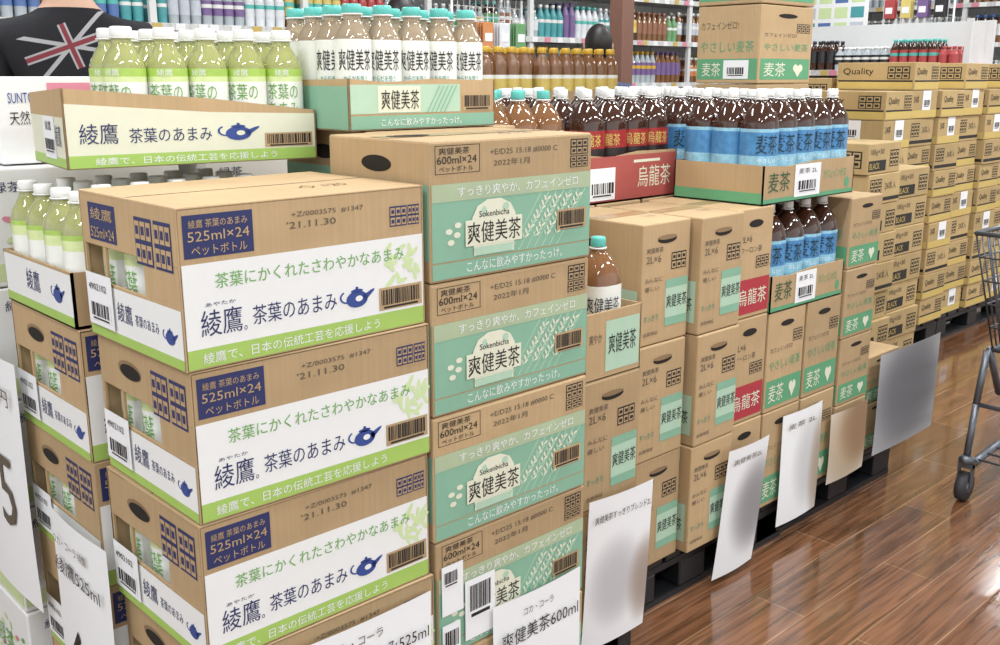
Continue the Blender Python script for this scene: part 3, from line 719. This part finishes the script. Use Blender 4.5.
# ---------- people
SKIN=mat('skin',(205,165,142),.55,.04,20); HAIR=mat('black_hair',(26,22,22),.5,.2,90)
def skinmesh(verts,edges,rad,root,lv=2):
    me=bpy.data.meshes.new('tmp'); me.from_pydata(verts,edges,[]); ob=bpy.data.objects.new('tmp',me); col.objects.link(ob)
    md=ob.modifiers.new('s','SKIN'); 
    for i,r in enumerate(rad):
        sv=me.skin_vertices[0].data[i]; sv.radius=r if isinstance(r,tuple) else (r,r); sv.use_root=(i==root)
    sb=ob.modifiers.new('u','SUBSURF'); sb.levels=lv; sb.render_levels=lv
    dg=bpy.context.evaluated_depsgraph_get(); dg.update()
    m2=bpy.data.meshes.new_from_object(ob.evaluated_get(dg))
    bpy.data.objects.remove(ob)
    for p in m2.polygons: p.use_smooth=True
    return m2
def person(loc,rz,s,shirt,trous):
    E=bpy.data.objects.new('person',None); col.objects.link(E); E.location=loc; E.rotation_euler=(0,0,rz); E.scale=(s,s,s)
    V=[(0,0,.93),(0,0,1.06),(0,.01,1.22),(0,0,1.36),(0,0,1.45),(0,.01,1.56)]
    R=[(.15,.11),(.135,.1),(.155,.115),(.165,.11),(.07,.07),(.052,.055)]
    Ed=[(0,1),(1,2),(2,3),(3,4),(4,5)]
    for sx in (-1,1):
        o=len(V); V+=[(sx*.17,-.01,1.385),(sx*.225,-.01,1.23),(sx*.255,0,1.10),(sx*.25,.10,.96),(sx*.23,.19,.86)]
        R+=[.07,.055,.045,.038,.027]; Ed+=[(3,o),(o,o+1),(o+1,o+2),(o+2,o+3),(o+3,o+4)]
        o=len(V); V+=[(sx*.095,0,.84),(sx*.10,.01,.48),(sx*.10,-.01,.10),(sx*.105,.12,.045)]
        R+=[.095,.06,.045,.04]; Ed+=[(0,o),(o,o+1),(o+1,o+2),(o+2,o+3)]
    m=skinmesh(V,Ed,R,0)
    shoe=mat('dark_shoe',(30,30,32),.5)
    for x in (shirt,trous,SKIN,shoe): m.materials.append(x)
    for p in m.polygons:
        c=p.center
        if c.z<.09: k=3
        elif c.z<.96 and abs(c.x)<.205: k=1
        elif c.z>1.475: k=2
        elif abs(c.x)>.19 and c.z<1.22: k=2
        else: k=0
        p.material_index=k
    place(m,'body',(0,0,0),0,E)
    mb=MB()
    def ellip(c,r,m,n=20,fn=None):
        vs=[];fs=[]
        for j in range(n//2+1):
            ph=math.pi*j/(n//2)
            for i in range(n):
                t=2*math.pi*i/n
                x,y,z=math.sin(ph)*math.cos(t),math.sin(ph)*math.sin(t),math.cos(ph)
                if fn: x,y,z=fn(x,y,z)
                vs.append((c[0]+r[0]*x,c[1]+r[1]*y,c[2]+r[2]*z))
        for j in range(n//2):
            for i in range(n):
                fs.append((j*n+i,(j+1)*n+i,(j+1)*n+(i+1)%n,j*n+(i+1)%n))
        mb.add(vs,fs,m,True)
    hc=(0,.02,1.665)
    ellip(hc,(.075,.095,.115),SKIN,24,lambda x,y,z:(x*(1-.25*max(0,-z)),y*(1-.12*max(0,-z)),z))
    ellip((0,.004,1.675),(.086,.102,.118),HAIR,24,lambda x,y,z:(x,y if y<.5 or z>.5 else .5+(y-.5)*.2,z if z>-.75 else -.75))
    for sx in (-1,1):
        ellip((sx*.082,.02,1.655),(.012,.02,.032),SKIN,10)
        ellip((sx*.03,.107,1.672),(.013,.006,.007),WHITE,10); ellip((sx*.03,.112,1.672),(.006,.003,.006),BLACK,8)
        ellip((sx*.03,.11,1.69),(.018,.005,.004),HAIR,8)
    ellip((0,.117,1.645),(.012,.016,.022),SKIN,10); ellip((0,.105,1.61),(.024,.006,.007),mat('lips',(180,100,95),.5),10)
    mb.obj('head',(0,0,0),0,E)
    for sx in (-1,1):
        w=Vector((sx*.23,.19,.86))
        V=[w+Vector((0,0,.01)),w+Vector((-sx*.005,.05,-.045))]; R=[(.024,.02),(.034,.016)]; Ed=[(0,1)]
        for k,(dx,l) in enumerate(((-.026,.07),(-.009,.08),(.009,.075),(.026,.06))):
            b_=V[1]+Vector((dx,.01,-.012)); o=len(V)
            V+=[b_,b_+Vector((0,.4*l,-.5*l)),b_+Vector((0,.45*l,-.95*l))]; R+=[.011,.009,.007]; Ed+=[(1,o),(o,o+1),(o+1,o+2)]
        o=len(V); V+=[w+Vector((-sx*.03,.04,-.02)),w+Vector((-sx*.05,.065,-.045)),w+Vector((-sx*.05,.09,-.06))]; R+=[.013,.011,.008]; Ed+=[(0,o),(o,o+1),(o+1,o+2)]
        hm=skinmesh([tuple(v) for v in V],Ed,R,0,2); hm.materials.append(SKIN); place(hm,'hand',(0,0,0),0,E)
def flagmat():
    m=bpy.data.materials.new('printed_tshirt'); m.use_nodes=True; nt=m.node_tree; b=nt.nodes['Principled BSDF']; b.inputs['Roughness'].default_value=.85
    tc=nt.nodes.new('ShaderNodeTexCoord'); sp=nt.nodes.new('ShaderNodeSeparateXYZ'); nt.links.new(tc.outputs['Object'],sp.inputs[0])
    def M(op,a,b_=None):
        n=nt.nodes.new('ShaderNodeMath'); n.operation=op
        for i,x in enumerate((a,b_)):
            if x is None: continue
            if isinstance(x,(int,float)): n.inputs[i].default_value=x
            else: nt.links.new(x,n.inputs[i])
        return n.outputs[0]
    X0=M('SUBTRACT',sp.outputs[0],.0); Z0=M('SUBTRACT',sp.outputs[2],1.37); Y=sp.outputs[1]
    X=M('ADD',M('MULTIPLY',X0,.94),M('MULTIPLY',Z0,.34)); Z=M('SUBTRACT',M('MULTIPLY',Z0,.94),M('MULTIPLY',X0,.34))
    d1=M('ABSOLUTE',M('SUBTRACT',M('MULTIPLY',X,.55),Z)); d2=M('ABSOLUTE',M('ADD',M('MULTIPLY',X,.55),Z)); ax=M('ABSOLUTE',X); az=M('ABSOLUTE',Z)
    dd=M('MINIMUM',d1,d2); cc=M('MINIMUM',ax,az)
    inside=M('MULTIPLY',M('MULTIPLY',M('LESS_THAN',ax,.12),M('LESS_THAN',az,.06)),M('LESS_THAN',Y,0))
    white=M('MULTIPLY',M('MAXIMUM',M('LESS_THAN',dd,.006),M('LESS_THAN',cc,.011)),inside)
    red=M('MULTIPLY',M('LESS_THAN',cc,.006),inside)
    def mix(f,a,b_):
        n=nt.nodes.new('ShaderNodeMix'); n.data_type='RGBA'; nt.links.new(f,n.inputs[0])
        for i,x in ((6,a),(7,b_)):
            if isinstance(x,tuple): n.inputs[i].default_value=x
            else: nt.links.new(x,n.inputs[i])
        return n.outputs[2]
    c=mix(white,S((22,22,28)),S((165,163,165))); c=mix(red,c,S((125,52,60)))
    nt.links.new(c,b.inputs['Base Color']); return m
TR=mat('dark_trousers',(45,48,60),.8)
person((1.19,3.12,0),-math.radians(24),1.09,flagmat(),TR)
person((4.55,4.0,0),-math.radians(43),.95,mat('navy_shirt',(60,70,100),.8),TR)
person((3.15,4.05,0),-math.radians(50),1.0,mat('grey_shirt',(110,110,115),.8),TR)

# ---------- lights
for i,(x,y) in enumerate([(-1,-1),(2,-1),(5,-1),(8,-1),(-1,1),(2,1),(5,1),(8,1),(1,3.6),(4,3.6),(7,3.8),(10,3)]):
    mb=MB(); mb.box(x-.7,x+.7,y-.12,y+.12,3.52,3.598,WMETAL); mb.obj('ceiling_light_fixture')
    L=bpy.data.lights.new('ceiling_lamp','AREA'); L.shape='RECTANGLE'; L.size=1.4; L.size_y=.22; L.energy=55; L.color=(.95,.985,1)
    o=bpy.data.objects.new('ceiling_lamp',L); o.location=(x,y,3.5); col.objects.link(o)
w=bpy.data.worlds.new('World'); sc.world=w; w.use_nodes=True
bg=w.node_tree.nodes['Background']; bg.inputs[0].default_value=(.94,.98,1,1); bg.inputs[1].default_value=1.22

cam=bpy.data.cameras.new('Camera'); co=bpy.data.objects.new('Camera',cam); col.objects.link(co); sc.camera=co
cam.sensor_width=36; cam.lens=36; cam.clip_start=.02
co.location=(0,0,CAMZ); co.rotation_euler=(math.radians(90-13.87),0,math.radians(-43.25))
